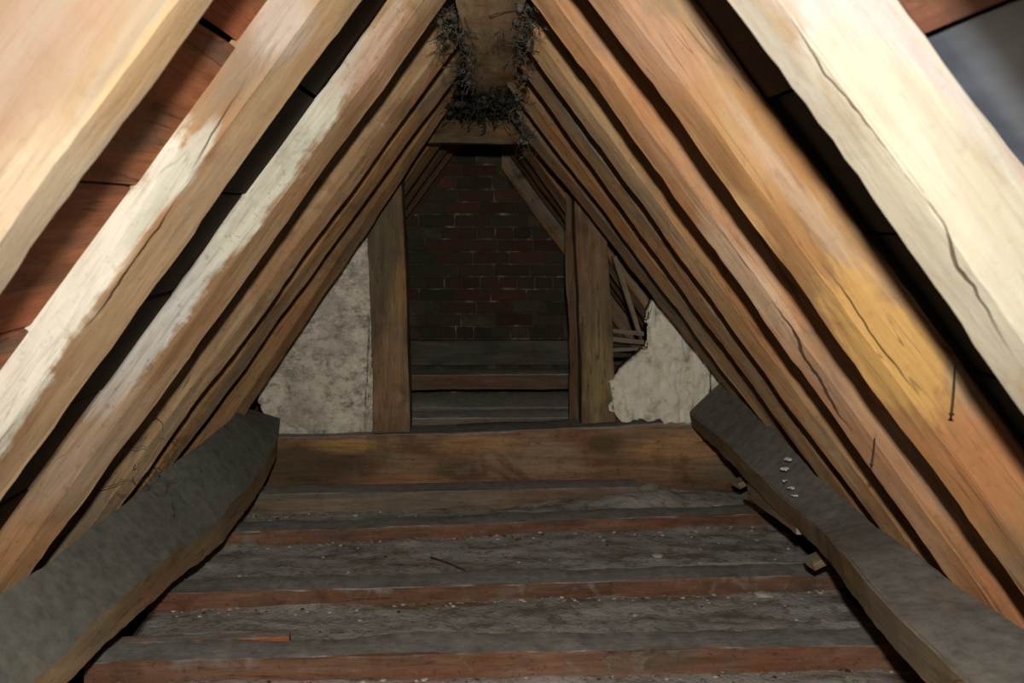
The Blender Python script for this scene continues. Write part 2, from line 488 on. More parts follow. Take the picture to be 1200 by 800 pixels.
# ------------------------------------------------------------------ floor
YC = 0
def floor_mesh():
    nx, ny = 116, 200
    x0, x1, y0, y1 = -1.01, 1.135, 0.4, 4.3
    vs = []; fs = []
    for j in range(ny + 1):
        for i in range(nx + 1):
            x = x0 + (x1 - x0) * i / nx; y = y0 + (y1 - y0) * j / ny
            z = -1.2 + 0.010 * noise.noise(Vector((x * 2.2, y * 2.2, 3))) + 0.006 * noise.noise(Vector((x * 9, y * 9, 1))) + 0.003 * noise.noise(Vector((x * 30, y * 30, 5)))
            # heap of rubble before the tie beam on the right
            r = math.exp(-((x - 0.55) / 0.45) ** 2 - ((y - 4.15) / 0.20) ** 2)
            z += 0.012 * max(0, noise.noise(Vector((x * 5, y * 14, 12)))) + r * (0.05 + 0.02 * noise.noise(Vector((x * 12, y * 12, 8))))
            ex = min(i, nx - i)
            xx = x + (0.02 * noise.noise(Vector((1, y * 7, 2))) if ex == 0 else 0)
            vs.append((xx, y, z))
    for j in range(ny):
        for i in range(nx):
            a = j * (nx + 1) + i
            fs.append((a, a + 1, a + nx + 2, a + nx + 1))
    n0 = len(vs)
    vs += [(x0, y0, -1.26), (x1, y0, -1.26), (x1, y1, -1.26), (x0, y1, -1.26)]
    fs.append((n0 + 3, n0 + 2, n0 + 1, n0))
    fs.append(tuple(range(0, nx + 1))[::-1] + (n0, n0 + 1))
    fs.append(tuple(j * (nx + 1) for j in range(ny + 1)) + (n0 + 3, n0))
    fs.append(tuple(j * (nx + 1) + nx for j in range(ny, -1, -1)) + (n0 + 1, n0 + 2))
    return mesh('floor', vs, fs)
T = NT('dusty_infill', 0.97, 0.05)
v = T.mapping((1, 1, 1)); vs_ = T.mapping((0.5, 1.6, 1))
a = T.noise(vs_, 4.5, 6, 0.65, 0.5); b_ = T.noise(v, 22, 6, 0.7); c_ = T.noise(v, 75, 3, 0.6)
col = T.ramp(a, [(0.34, (0.20, 0.15, 0.10, 1)), (0.47, (0.40, 0.375, 0.335, 1)), (0.62, (0.52, 0.505, 0.47, 1))])
col = T.mix(T.rng(b_, 0.36, 0.5, 0.6, 0), col, (0.13, 0.095, 0.06, 1))
col = T.mix(T.rng(c_, 0.69, 0.74, 0, 0.7), col, (0.5, 0.48, 0.42, 1))
col = T.mix(T.rng(c_, 0.28, 0.34, 0.7, 0), col, (0.04, 0.03, 0.02, 1))
T.bump(T.math('ADD', b_, c_), 0.5, 0.01)
m_floor = T.done(col)
floor = tag(link('floor', floor_mesh(), m_floor), kind='structure')

vs = [(-2.0, -0.9, -1.5), (2.0, -0.9, -1.5), (2.0, 6.5, -1.5), (-2.0, 6.5, -1.5), (-2.0, -0.9, -1.46), (2.0, -0.9, -1.46), (2.0, 6.5, -1.46), (-2.0, 6.5, -1.46)]
low = tag(link('floor', mesh('floor_below', vs, [(3, 2, 1, 0), (4, 5, 6, 7), (0, 1, 5, 4), (1, 2, 6, 5), (2, 3, 7, 6), (3, 0, 4, 7)]), m_felt, smooth=False), kind='structure')
JW = ((0.12, 0.07, 0.042, 1), (0.24, 0.125, 0.078, 1), (0.31, 0.18, 0.12, 1))
FDUST = (0.33, 0.32, 0.29, 1)
joists = [ # left bottom (px,py), right bottom, height, label
    (1.45, 1.5, 0.06, 'nearest floor joist, below the bottom of the picture', 1),
    (2.0, 2.08, 0.06, 'floor joist just below the bottom of the picture', 2),
    (2.53, 2.63, 0.062, 'reddish floor joist along the bottom edge of the picture', 3),
    (3.0, 3.17, 0.052, 'long reddish brown floor joist in the middle of the floor', 4),
    (3.58, 3.84, 0.048, 'thin brown floor joist, second in front of the tie beam', 5)]
for yl, yr, h, lab, sd in joists:
    m = wood('joist_wood_%d' % sd, JW, 0, dust=0.95, dustcol=FDUST, seed=sd * 1.9, dirt=0.55, streak=0.4, pale=(0.27, 0.24, 0.2, 1), pale_amt=0.5)
    xl, xr = -1.03, 1.14
    o = bar('floor_joist', (xl, yl + 0.06, -1.2 + h / 2 - 0.03), (xr, yr + 0.06, -1.2 + h / 2 - 0.03), (0, 0.12, 0), (0, 0, h + 0.06), m, nseg=110, amp=0.010, fine=0.003, seed=sd * 2.1)
    tag(o, lab, 'joist')
m = wood('joist_wood_9', (k(BRN, .4), (0.27, 0.21, 0.15, 1), (0.33, 0.27, 0.2, 1)), 0, dust=0.95, dustcol=FDUST, seed=31, dirt=0.3)
o = bar('floor_joist', (-1.02, 4.03, -1.165), (0.62, 4.16, -1.17), (0, 0.13, 0), (0, 0, 0.09), m, nseg=60, amp=0.004, seed=15)
tag(o, 'dull grey-brown floor joist laid against the foot of the tie beam', 'joist')

m_lath = wood('lath_wood', ((0.22, 0.09, 0.04, 1), (0.48, 0.2, 0.09, 1), (0.6, 0.3, 0.14, 1)), 0, dust=0.8, dustcol=FDUST, seed=41, dirt=0.3)
A = P(125, 770, 2.7); B = P(338, 766, 2.72)
o = bar('lath', (A.x, 2.70, -1.178), (B.x, 2.74, -1.175), (0, 0.04, 0), (0, 0, 0.04), m_lath, nseg=30, amp=0.003, seed=5)
tag(o, 'thin orange lath lying on the dusty floor by the left timber, lower left', 'lath')
o = bar('lath', (P(872, 750, 2.8).x, 2.80, -1.188), (P(930, 747, 2.8).x, 2.82, -1.186), (0, 0.03, 0), (0, 0, 0.016), m_lath, nseg=16, amp=0.003, seed=6)
tag(o, 'short brown lath scrap on the dusty floor at lower right', 'lath')

# ------------------------------------------------------------------ tie beam, posts, collar, stud
def quadbox(name, fr, depth, mat, parent=None, amp=0.004, seed=0, nseg=60, vertical=False, taper=0.0):
    """fr: list of front cross pairs [(A,B)...] : timber whose front face passes through the points; depth along +Y"""
    secs = []
    d = Vector((0, depth, 0))
    for a, b in fr:
        secs.append([a, b, b + d, a + d])
    o0 = secs[0][0].copy()
    secs = [[q - o0 for q in s_] for s_ in secs]
    vs, fs, _ = loft(secs, nseg, 4, amp, 0.0014, seed, 0.2, 3.5)
    me = mesh(name, vs, fs)
    o = link(name, me, mat, parent)
    sharp_ends(me)
    o.location = o0
    return o
Yt = 4.28
truss = tag(empty('roof_truss', (0.0, 4.35, -1.2)), 'timber truss partition across the attic, with two doorway posts on a tie beam', 'truss')
tie_fr = [(P(x, yt, Yt), P(x, yb_, Yt)) for x, yt, yb_ in ((205, 514, 592), (300, 513, 585), (440, 510, 583), (600, 505, 583), (720, 499, 581), (860, 493, 580), (955, 492, 580))]
tie_fr = [(b, a) for a, b in tie_fr]
tp = lambda px, py: ((px - 205) * Yt / F, -(py - 592) * Yt / F)
def tpp(px, py, rx, rz, c, st):
    x, z = tp(px, py); return (x, z, rx * Yt / F, rz * Yt / F, c, st)
TW = ((0.15, 0.092, 0.052, 1), (0.30, 0.185, 0.11, 1), (0.41, 0.25, 0.14, 1))
m_tie = wood('tie_beam_wood', TW, 0, dust=0.9, dustcol=FDUST, seed=12, dirt=0.6, streak=0.3, patches=[
    tpp(360, 550, 85, 30, (0.10, 0.07, 0.038, 1), .85), tpp(410, 522, 60, 9, (0.62, 0.36, 0.13, 1), .8), tpp(545, 552, 34, 15, (0.12, 0.09, 0.055, 1), .8),
    tpp(480, 566, 60, 8, (0.5, 0.25, 0.11, 1), .6), tpp(620, 540, 70, 24, (0.45, 0.31, 0.2, 1), .7), tpp(705, 520, 24, 12, (0.13, 0.09, 0.05, 1), .8),
    tpp(740, 578, 130, 9, (0.10, 0.085, 0.06, 1), .88), tpp(600, 582, 80, 5, (0.12, 0.09, 0.06, 1), .8), tpp(400, 579, 100, 6, (0.09, 0.07, 0.05, 1), .8), tpp(330, 540, 60, 22, (0.14, 0.1, 0.055, 1), .8), tpp(800, 525, 60, 16, (0.58, 0.33, 0.15, 1), .8), tpp(560, 520, 50, 10, (0.6, 0.36, 0.16, 1), .6)])
tie = quadbox('tie_beam', tie_fr, 0.2, m_tie, seed=2, amp=0.005, nseg=90)
tag(adopt(tie, truss), 'heavy stained brown tie beam crossing the floor under the doorway')

PW = ((0.13, 0.09, 0.05, 1), (0.25, 0.17, 0.1, 1), (0.36, 0.25, 0.15, 1))
def mk_post(name, fr, depth, mat, seed, label, cat='post', amp=0.005):
    o = quadbox(name, fr, depth, mat, seed=seed, amp=amp, nseg=60)
    return tag(adopt(o, truss), label)
def pz(y, ref, Y): return (ref - y) * Y / F
Yp = 4.29
def pp(px, py, rx, ry, c, st, x0, yb_):
    return (((px - x0) * Yp / F), (yb_ - py) * Yp / F, rx * Yp / F, ry * Yp / F, c, st)
m_postL = wood('post_wood_left', PW, 2, seed=5, dirt=0.35, streak=0.35, patches=[pp(445, 270, 30, 60, (0.17, 0.145, 0.08, 1), .9, 437, 507), pp(440, 235, 10, 18, (0.5, 0.42, 0.25, 1), .7, 437, 507), pp(470, 330, 10, 40, (0.45, 0.27, 0.1, 1), .6, 437, 507), pp(455, 440, 25, 60, (0.45, 0.26, 0.14, 1), .7, 437, 507)])
fr = [(P(437, 507, Yp), P(480.5, 506, Yp)), (P(436, 430, Yp), P(479, 430, Yp)), (P(433, 350, Yp), P(477, 350, Yp)), (P(431, 275, Yp), P(474, 275, Yp)), (P(430, 190, Yp), P(470, 190, Yp))]
mk_post('post', fr, 0.15, m_postL, 6, 'squared brown post left of the doorway, beside the large plaster panel')
m_postR = wood('post_wood_right', PW, 2, seed=9, dirt=0.45, streak=0.35, patches=[pp(700, 440, 22, 60, (0.4, 0.29, 0.13, 1), .7, 680, 496), pp(700, 340, 22, 40, (0.30, 0.2, 0.12, 1), .6, 680, 496), pp(712, 480, 10, 20, (0.2, 0.13, 0.08, 1), .7, 680, 496)])
fr = [(P(681, 497, Yp), P(722, 494, Yp)), (P(681, 430, Yp), P(719, 430, Yp)), (P(678, 360, Yp), P(717, 360, Yp)), (P(675, 300, Yp), P(713, 300, Yp)), (P(673, 210, Yp), P(711, 210, Yp))]
mk_post('post', fr, 0.15, m_postR, 7, 'squared brown post right of the doorway, beside the broken plaster')
m_stud = wood('stud_wood', (k(BRN, .35), (0.20, 0.14, 0.085, 1), (0.3, 0.22, 0.14, 1)), 2, seed=13, dirt=0.5)
Ys = 4.47
fr = [(P(667, 505, Ys), P(692, 505, Ys)), (P(667, 400, Ys), P(690, 400, Ys)), (P(663, 320, Ys), P(686, 320, Ys)), (P(664, 225, Ys), P(682, 225, Ys))]
mk_post('stud', fr, 0.06, m_stud, 8, 'thin dark stud standing close behind the right doorway post', 'stud')

m_collar = wood('collar_wood', ((0.08, 0.06, 0.03, 1), (0.14, 0.115, 0.065, 1), (0.2, 0.155, 0.085, 1)), 0, seed=17, dirt=0.5, dust=0.5,
                patches=[((600 - 480) * Yp / F, 0.05, 0.09, 0.05, (0.30, 0.16, 0.09, 1), .7)], cracks=[(0.04, 0.035, 0.2, 0.055, 0.003)])
fr = [(P(x, b, Yp - .02), P(x, t, Yp - .02)) for x, b, t in ((472, 169, 128), (520, 167, 126), (570, 168, 126), (620, 169, 128), (640, 169, 130))]
col_ = quadbox('collar_beam', fr, 0.14, m_collar, seed=21, amp=0.004, nseg=40)
tag(adopt(col_, truss), 'short dark collar beam heading the doorway under the ridge')

# ------------------------------------------------------------------ plaster panels
def slab(name, outline, Y, thick, mat, step=5, rough=0.012, jag=3.0, seed=0):
    """rough plaster sheet: fine grid of columns clipped to a pixel outline, with real thickness"""
    # subdivide and roughen the outline
    pts = []
    n = len(outline)
    for i in range(n):
        a, b = outline[i], outline[(i + 1) % n]
        L = math.hypot(b[0] - a[0], b[1] - a[1]); m_ = max(1, int(L / 3))
        for q in range(m_):
            x = a[0] + (b[0] - a[0]) * q / m_; y = a[1] + (b[1] - a[1]) * q / m_
            x += jag * noise.noise(Vector((x * .13, y * .13, seed))); y += jag * noise.noise(Vector((x * .13, y * .13, seed + 5)))
            pts.append((x, y))
    import bmesh
    bm = bmesh.new()
    vv = [bm.verts.new(P(x, y, Y)) for x, y in pts]
    f = bm.faces.new(vv)
    bmesh.ops.triangulate(bm, faces=[f])
    # cut by a grid
    xs = [p[0] for p in pts]; ys = [p[1] for p in pts]
    s_ = step * Y / F
    x = P(min(xs), 0, Y).x + s_
    while x < P(max(xs), 0, Y).x:
        bmesh.ops.bisect_plane(bm, geom=bm.verts[:] + bm.edges[:] + bm.faces[:], plane_co=(x, 0, 0), plane_no=(1, 0, 0)); x += s_
    z = P(0, max(ys), Y).z + s_
    while z < P(0, min(ys), Y).z:
        bmesh.ops.bisect_plane(bm, geom=bm.verts[:] + bm.edges[:] + bm.faces[:], plane_co=(0, 0, z), plane_no=(0, 0, 1)); z += s_
    bmesh.ops.recalc_face_normals(bm, faces=bm.faces[:])
    if bm.faces[0].normal.y > 0: bmesh.ops.reverse_faces(bm, faces=bm.faces[:])
    border = set(v for e in bm.edges if e.is_boundary for v in e.verts)
    r = bmesh.ops.extrude_face_region(bm, geom=bm.faces[:])
    newv = [g for g in r['geom'] if isinstance(g, bmesh.types.BMVert)]
    nset = set(newv)
    for v in newv:                       # the extruded copy is the front
        p = v.co
        on_b = any(e.is_boundary or len([f_ for f_ in e.link_faces]) < 2 for e in v.link_edges)
        v.co.y += -thick + rough * (noise.noise(Vector((p.x * 7, p.z * 7, seed))) + 0.7 * noise.noise(Vector((p.x * 22, p.z * 22, seed + 2))) + 0.4 * noise.noise(Vector((p.x * 60, p.z * 60, seed + 4))))
    bmesh.ops.recalc_face_normals(bm, faces=bm.faces[:])
    me = bpy.data.meshes.new(name); bm.to_mesh(me); bm.free()
    o = link(name, me, mat, smooth=True)
    return o
T = NT('old_plaster', 0.97, 0.05)
v = T.mapping((1, 1, 1.5)); a = T.noise(v, 18, 8, 0.78, 0.15); b_ = T.noise(v, 5, 4, 0.6); c_ = T.noise(v, 55, 5, 0.7)
col = T.ramp(a, [(0.36, (0.34, 0.3, 0.23, 1)), (0.46, (0.7, 0.64, 0.52, 1)), (0.53, (0.95, 0.88, 0.70, 1)), (0.66, (0.97, 0.93, 0.78, 1))])
col = T.mix(T.rng(b_, 0.42, 0.56, 0.45, 0), col, (0.38, 0.34, 0.27, 1))
col = T.mix(T.rng(c_, 0.30, 0.42, 0.6, 0), col, (0.16, 0.13, 0.09, 1))
T.bump(T.math('ADD', a, T.math('MULTIPLY', c_, 0.7)), 0.7, 0.012)
m_pl = T.done(col)
T = NT('pale_plaster', 0.97, 0.05)
v = T.mapping((1, 1, 1)); a = T.noise(v, 12, 8, 0.72, 0.2); c_ = T.noise(v, 60, 5, 0.7)
col = T.ramp(a, [(0.36, (0.5, 0.44, 0.33, 1)), (0.45, (0.85, 0.79, 0.62, 1)), (0.55, (0.96, 0.92, 0.76, 1))])
col = T.mix(T.rng(c_, 0.30, 0.42, 0.5, 0), col, (0.22, 0.18, 0.12, 1))
T.bump(T.math('ADD', a, T.math('MULTIPLY', c_, 0.5)), 0.6, 0.012)
m_pl2 = T.done(col)
o = slab('plaster_panel', [(440, 240), (440, 380), (438, 508), (400, 511), (345, 511), (328, 514), (322, 505), (312, 478), (306, 462), (300, 452), (330, 405), (375, 335), (415, 270)], 4.42, 0.07, m_pl, seed=1, jag=4, rough=.024, step=4)
tag(o, 'large rough grey plaster panel between the left post and the sloping rafter'); adopt(o, truss)
o = slab('plaster_panel', [(724, 490), (714, 478), (712, 466), (717, 458), (711, 446), (722, 434), (727, 424), (736, 417), (748, 411), (757, 399), (763, 388), (757, 374), (755, 358), (764, 349), (775, 352), (800, 372), (835, 420), (862, 470), (850, 490), (790, 489)], 4.36, 0.08, m_pl2, seed=3, jag=6, rough=.026, step=4)
tag(o, 'broken pale plaster remnant with ragged edges right of the doorway'); adopt(o, truss)

# broken laths behind the hole in the right-hand plaster
m_stick = wood('stick_wood', (k(GREY, .4), (0.36, 0.28, 0.18, 1), (0.5, 0.4, 0.27, 1)), 0, seed=51, dirt=0.3)
for i, (ax, ay, ay_, bx, by, by_, t, lab) in enumerate([
        (720, 300, 4.42, 749, 390, 4.44, 0.022, 'thick lath stick leaning diagonally in the hole above the broken plaster'),
        (708, 386, 4.48, 762, 392, 4.46, 0.018, 'upper of three lath sticks lying level behind the broken plaster'),
        (712, 397, 4.50, 758, 401, 4.48, 0.020, 'middle of three lath sticks lying level behind the broken plaster'),
        (708, 410, 4.52, 748, 409, 4.52, 0.014, 'lowest of three lath sticks lying level behind the broken plaster')]):
    o = bar('lath', P(ax, ay, ay_), P(bx, by, by_), (0, 0.012, 0) if i else (0.02, 0, 0), (0, 0, t) if i else (0, t, 0), m_stick, nseg=24, amp=0.004, seed=60 + i)
    tag(o, lab, 'lath')

# ------------------------------------------------------------------ far bay: floor planks, kerb board, brick wall
for i, (yf, yb, h, z, lab, colr) in enumerate([
        (5.71, 5.93, 0.085, -0.93, 'brown plank with a dusty edge, farthest of three in the doorway', (0.26, 0.17, 0.11, 1)),
        (4.77, 5.15, 0.06, -0.935, 'grey plank in the middle of the three seen through the doorway', (0.19, 0.17, 0.13, 1)),
        (4.50, 4.69, 0.06, -0.93, 'grey plank with a small split, just behind the tie beam in the doorway', (0.2, 0.175, 0.135, 1))]):
    m = wood('plank_wood_%d' % i, (k(colr, .6), colr, k(colr, 1.3)), 0, dust=0.8, dustcol=(0.62, 0.6, 0.52, 1), seed=70 + i, dirt=0.35)
    o = bar('floor_plank', (-0.98, (yf + yb) / 2, z - h / 2), (0.98, (yf + yb) / 2 + 0.02, z - h / 2 + 0.008), (0, yb - yf, 0), (0, 0, h), m, nseg=70, amp=0.007, seed=80 + i)
    tag(o, lab, 'plank')
m = wood('kerb_wood', ((0.10, 0.09, 0.07, 1), (0.16, 0.15, 0.12, 1), (0.2, 0.19, 0.155, 1)), 0, seed=77, dirt=0.4)
o = bar('skirting_plank', (-0.95, 6.12, -0.855), (0.95, 6.12, -0.855), (0, 0.035, 0), (0, 0, 0.15), m, nseg=50, amp=0.002, seed=91)
tag(o, 'wide grey dusty board set on edge along the foot of the brick wall', 'board')

# brick gable wall
YW = 6.2
wv_ = []; 
def gable(y, e):
    L = Vector((-(DL + e) / SZ, y, 0)); 
    zt = 0.75
    return [(-1.75, y, -1.5), (1.75, y, -1.5), (1.75, y, -1.3), (0.0, y, 0.83), (-1.75, y, -1.3)]
a_ = gable(YW + 0.012, 0); b2 = gable(YW + 0.22, 0)
vs = a_ + b2
fs = [(0, 1, 2, 3, 4), (9, 8, 7, 6, 5), (0, 5, 6, 1), (1, 6, 7, 2), (2, 7, 8, 3), (3, 8, 9, 4), (4, 9, 5, 0)]
m_mort = simple('mortar', [(0.4, (0.07, 0.06, 0.042, 1)), (0.55, (0.13, 0.11, 0.08, 1)), (0.66, (0.4, 0.35, 0.27, 1))], 7, bump=0.5)
wall = tag(link('wall_back', mesh('wall_back', vs, fs), m_mort, smooth=False), kind='structure')
def brick_mat(name, c):
    T = NT(name, 0.95, 0.08)
    oi = T.n.new('ShaderNodeObjectInfo')
    v = T.mapping((1, 1, 1)); a = T.noise(v, 30, 5, 0.7)
    col = T.ramp(oi.outputs['Random'], [(0.0, c3(c, .55)), (0.4, c3(c, .85)), (0.7, c3(c, 1.05)), (1.0, c3(c, 1.35))])
    col = T.mix(T.rng(a, 0.35, 0.5, 0.6, 0), col, (0.05, 0.04, 0.03, 1))
    soot = T.n.new('ShaderNodeTexNoise'); T.lk(T.geo.outputs['Position'], soot.inputs['Vector']); soot.inputs['Scale'].default_value = 4.5; soot.inputs['Detail'].default_value = 6
    col = T.mix(T.rng(soot.outputs['Fac'], 0.42, 0.62, 0.7, 0.05), col, (0.07, 0.06, 0.042, 1))
    T.bump(a, 0.5, 0.01)
    return T.done(col)
m_red = brick_mat('red_brick', (0.15, 0.058, 0.036, 1))
m_brn = brick_mat('sooty_brick', (0.11, 0.085, 0.058, 1))
m_grn = brick_mat('mossy_brick', (0.10, 0.095, 0.06, 1))
def brick_mesh(L, H, seed):
    D = 0.05; r = 0.004
    vs = []
    for (sx, sy, sz) in [(a, b, c) for a in (0, 1) for b in (0, 1) for c in (0, 1)]:
        vs.append((sx * L, sy * D, sz * H))
    import bmesh
    bm = bmesh.new()
    vv = [bm.verts.new(v) for v in vs]
    for f in ((0, 1, 3, 2), (4, 6, 7, 5), (0, 4, 5, 1), (2, 3, 7, 6), (0, 2, 6, 4), (1, 5, 7, 3)):
        bm.faces.new([vv[i] for i in f])
    bmesh.ops.recalc_face_normals(bm, faces=bm.faces[:])
    bmesh.ops.bevel(bm, geom=[e for e in bm.edges if all(v.co.y < 0.01 for v in e.verts)], offset=r, segments=1, affect='EDGES')
    rnd = random.Random(seed)
    for v in bm.verts:
        v.co.x += rnd.uniform(-.0025, .0025); v.co.z += rnd.uniform(-.0025, .0025); v.co.y += rnd.uniform(-.001, .001)
    me = bpy.data.meshes.new('brick'); bm.to_mesh(me); bm.free()
    return me
meshes = {}
for kind, L_ in (('s', 0.213), ('h', 0.102)):
    for mi, mm in enumerate((m_red, m_brn, m_grn)):
        for vr in range(2):
            me = brick_mesh(L_, 0.066, vr * 7 + mi)
            me.materials.append(mm)
            meshes[kind, mi, vr] = me
rnd = random.Random(5)
row = 0; z = -0.93; count = 0
while z < 0.40:
    header = row % 4 == 2
    L_ = 0.102 if header else 0.213
    pitch = L_ + 0.011
    x = -0.72 + (0.11 if row % 2 else 0.0) - (0.02 * (row % 3))
    while x < 0.78:
        xc = x + L_ / 2
        # inside the gable outline
        okL = (-xc) * SZ + (z + .04) * SX < DL + 0.10
        okR = xc * SZ + (z + .04) * SX < DR + 0.10
        if okL and okR:
            red = -0.30 < xc < 0.22 + 0.05 * math.sin(row) and -0.72 < z < 0.25
            pr = 0.72 if red else 0.08
            mi = 0 if rnd.random() < pr else (1 if rnd.random() < 0.6 else 2)
            o = bpy.data.objects.new('brick', meshes['h' if header else 's', mi, rnd.randint(0, 1)])
            COL.objects.link(o); o.parent = wall
            o.location = (x, YW + rnd.uniform(-0.003, 0.005), z + rnd.uniform(-0.001, 0.001))
            o.rotation_euler = (0, rnd.uniform(-.008, .008), 0)
            count += 1
        x += pitch
    z += 0.0775; row += 1
print('bricks', count)

# ------------------------------------------------------------------ long dusty purlins low on either side
def long_timber(name, secs, mat, seed, label, amp=0.010, bottom_drop=0.0, inv=False):
    S = []
    for (Y, TO, TI, BI) in secs:
        to, ti, bi = P(*TO, Y), P(*TI, Y), P(*BI, Y)
        bo = to + (bi - ti)
        bo = to + Vector((0, 0, min(-0.05, (bi - ti).z)))
        q = [ti, bi, bo, to]
        if inv: q = q[::-1]
        S.append(q)
    o0 = S[0][0].copy()
    S = [[p - o0 for p in q] for q in S]
    vs, fs, _ = loft(S, 150, 4, amp, 0.002, seed, 0.5, 3.2)
    o = link(name, mesh(name, vs, fs), mat); sharp_ends(o.data)
    o.location = o0
    return tag(o, label, 'beam')
PUR = ((0.32, 0.21, 0.11, 1), (0.46, 0.33, 0.18, 1), (0.6, 0.43, 0.25, 1))
m_purL = wood('left_plate_wood', tuple(k(c, .62) for c in PUR), 1, dust=1.0, dustcol=(0.18, 0.18, 0.155, 1), seed=21, dirt=0.2, streak=0.2)
m_purR = wood('right_plate_wood', tuple(k(c, .45) for c in PUR), 1, dust=1.0, dustcol=(0.22, 0.205, 0.178, 1), seed=24, dirt=0.2, streak=0.2)
long_timber('wall_plate', [
    (4.16, (285, 476), (328, 490), (326, 512)),
    (3.85, (277, 482), (321, 520), (321, 540)),
    (3.55, (258, 500), (303, 552), (303, 578)),
    (3.2, (222, 530), (270, 590), (270, 625)),
    (2.95, (182, 560), (236, 622), (240, 652)),
    (2.6, (120, 606), (183, 662), (188, 698)),
    (2.25, (50, 662), (110, 728), (115, 764)),
    (2.0, (-30, 712), (38, 796), (45, 829)),
    (1.6, (-230, 830), (-150, 930), (-140, 978)),
    (1.2, (-560, 1030), (-460, 1160), (-445, 1220))], m_purL, 5, 'long crooked dust-covered timber running along the lower left', amp=0.006)
long_timber('wall_plate', [
    (4.16, (846, 446), (808, 482), (811, 498)),
    (3.75, (878, 474), (837, 507), (838, 524)),
    (3.4, (906, 502), (869, 538), (870, 558)),
    (3.0, (952, 548), (914, 580), (915, 604)),
    (2.75, (990, 584), (942, 604), (945, 632)),
    (2.6, (1012, 606), (962, 622), (965, 653)),
    (2.3, (1062, 636), (990, 650), (996, 691)),
    (2.05, (1130, 690), (1032, 700), (1037, 745)),
    (1.85, (1200, 737), (1083, 752), (1088, 807)),
    (1.5, (1370, 850), (1235, 895), (1240, 962)),
    (1.15, (1640, 1030), (1470, 1120), (1475, 1205))], m_purR, 9, 'long dust-covered timber with white droppings along the lower right', inv=True, amp=0.006)

# second shorter timber lapping under the right one, with pale cut end
m_sh = wood('packing_wood', ((0.2, 0.14, 0.08, 1), (0.42, 0.31, 0.2, 1), (0.52, 0.4, 0.27, 1)), 0, seed=27, dirt=0.3, dust=0.5)
o = bar('packing_board', P(885, 574, 3.45), P(943, 616, 2.86), (0.05, 0, 0), (0, 0, 0.05), m_sh, nseg=30, amp=0.004, seed=44)
tag(o, 'narrow brown board tucked under the right-hand dusty timber', 'board')
for i, (px, py, Y, lab) in enumerate([(870, 562, 3.7, 'upper of two stubby wooden pegs under the far end of the right timber'),
                                      (884, 577, 3.5, 'lower of two stubby wooden pegs under the far end of the right timber'),
                                      (958, 653, 2.9, 'pale wood offcut beside the kink of the right timber')]):
    p = P(px, py, Y)
    o = bar('wood_peg' if i < 2 else 'wood_offcut', p - Vector((0.03, 0.02, 0.012)), p + Vector((0.06, 0.0, 0.02)), (0, 0.05, 0), (0, 0, 0.022), m_sh, nseg=12, amp=0.003, seed=33 + i)
    tag(o, lab, 'peg' if i < 2 else 'offcut')

# ------------------------------------------------------------------ small things
def blob(bm_v, bm_f, c, r, seed, flat=0.5):
    n0 = len(bm_v)
    phi = (1 + 5 ** .5) / 2
    ico = [(-1, phi, 0), (1, phi, 0), (-1, -phi, 0), (1, -phi, 0), (0, -1, phi), (0, 1, phi), (0, -1, -phi), (0, 1, -phi), (phi, 0, -1), (phi, 0, 1), (-phi, 0, -1), (-phi, 0, 1)]
    rr = random.Random(seed)
    for p in ico:
        s = r / 1.9 * rr.uniform(0.65, 1.25)
        bm_v.append((c[0] + p[0] * s * 1.2, c[1] + p[1] * s, c[2] + p[2] * s * flat))
    for f in ((0, 11, 5), (0, 5, 1), (0, 1, 7), (0, 7, 10), (0, 10, 11), (1, 5, 9), (5, 11, 4), (11, 10, 2), (10, 7, 6), (7, 1, 8), (3, 9, 4), (3, 4, 2), (3, 2, 6), (3, 6, 8), (3, 8, 9), (4, 9, 5), (2, 4, 11), (6, 2, 10), (8, 6, 7), (9, 8, 1)):
        bm_f.append(tuple(n0 + i for i in f))
m_crumb = simple('plaster_crumb', [(0.3, (0.45, 0.42, 0.34, 1)), (0.7, (0.78, 0.74, 0.64, 1))], 30)
m_dark = simple('dark_crumb', [(0.3, (0.05, 0.035, 0.025, 1)), (0.7, (0.14, 0.09, 0.06, 1))], 30)
m_grey = simple('grey_crumb', [(0.3, (0.2, 0.18, 0.15, 1)), (0.7, (0.34, 0.31, 0.26, 1))], 30)
rnd = random.Random(11)
for nm, mat, n_, rmin, rmax, lab in (('plaster_crumbs', m_crumb, 210, 0.0025, 0.0075, 'white plaster crumbs scattered over the dusty floor'),
                                     ('grit', m_dark, 120, 0.002, 0.007, 'dark grit scattered over the dusty floor'),
                                     ('rubble', m_grey, 900, 0.003, 0.010, 'grey rubble scattered between the floor joists')):
    V_, F_ = [], []
    for i in range(n_):
        if rnd.random() < 0.6:   # gathered at joist feet
            yl, yr = rnd.choice([(2.53, 2.63), (3.0, 3.17), (3.58, 3.84), (3.95, 4.1)])
            x = rnd.uniform(-0.95, 1.08); y = yl + (yr - yl) * (x + 1.03) / 2.17 - abs(rnd.gauss(0.01, 0.03))
        else:
            x = rnd.uniform(-0.95, 1.08); y = rnd.uniform(2.3, 4.1)
        if nm == 'rubble' and rnd.random() < 0.3:
            x = rnd.gauss(0.6, 0.25); y = rnd.gauss(4.05, 0.1)
        blob(V_, F_, (x, y, -1.197 + 0.010 * noise.noise(Vector((x * 2.2, y * 2.2, 3)))), rnd.uniform(rmin, rmax), i)
    o = link(nm, mesh(nm, V_, F_), mat, smooth=False)
    tag(o, lab, 'debris', kind='stuff')
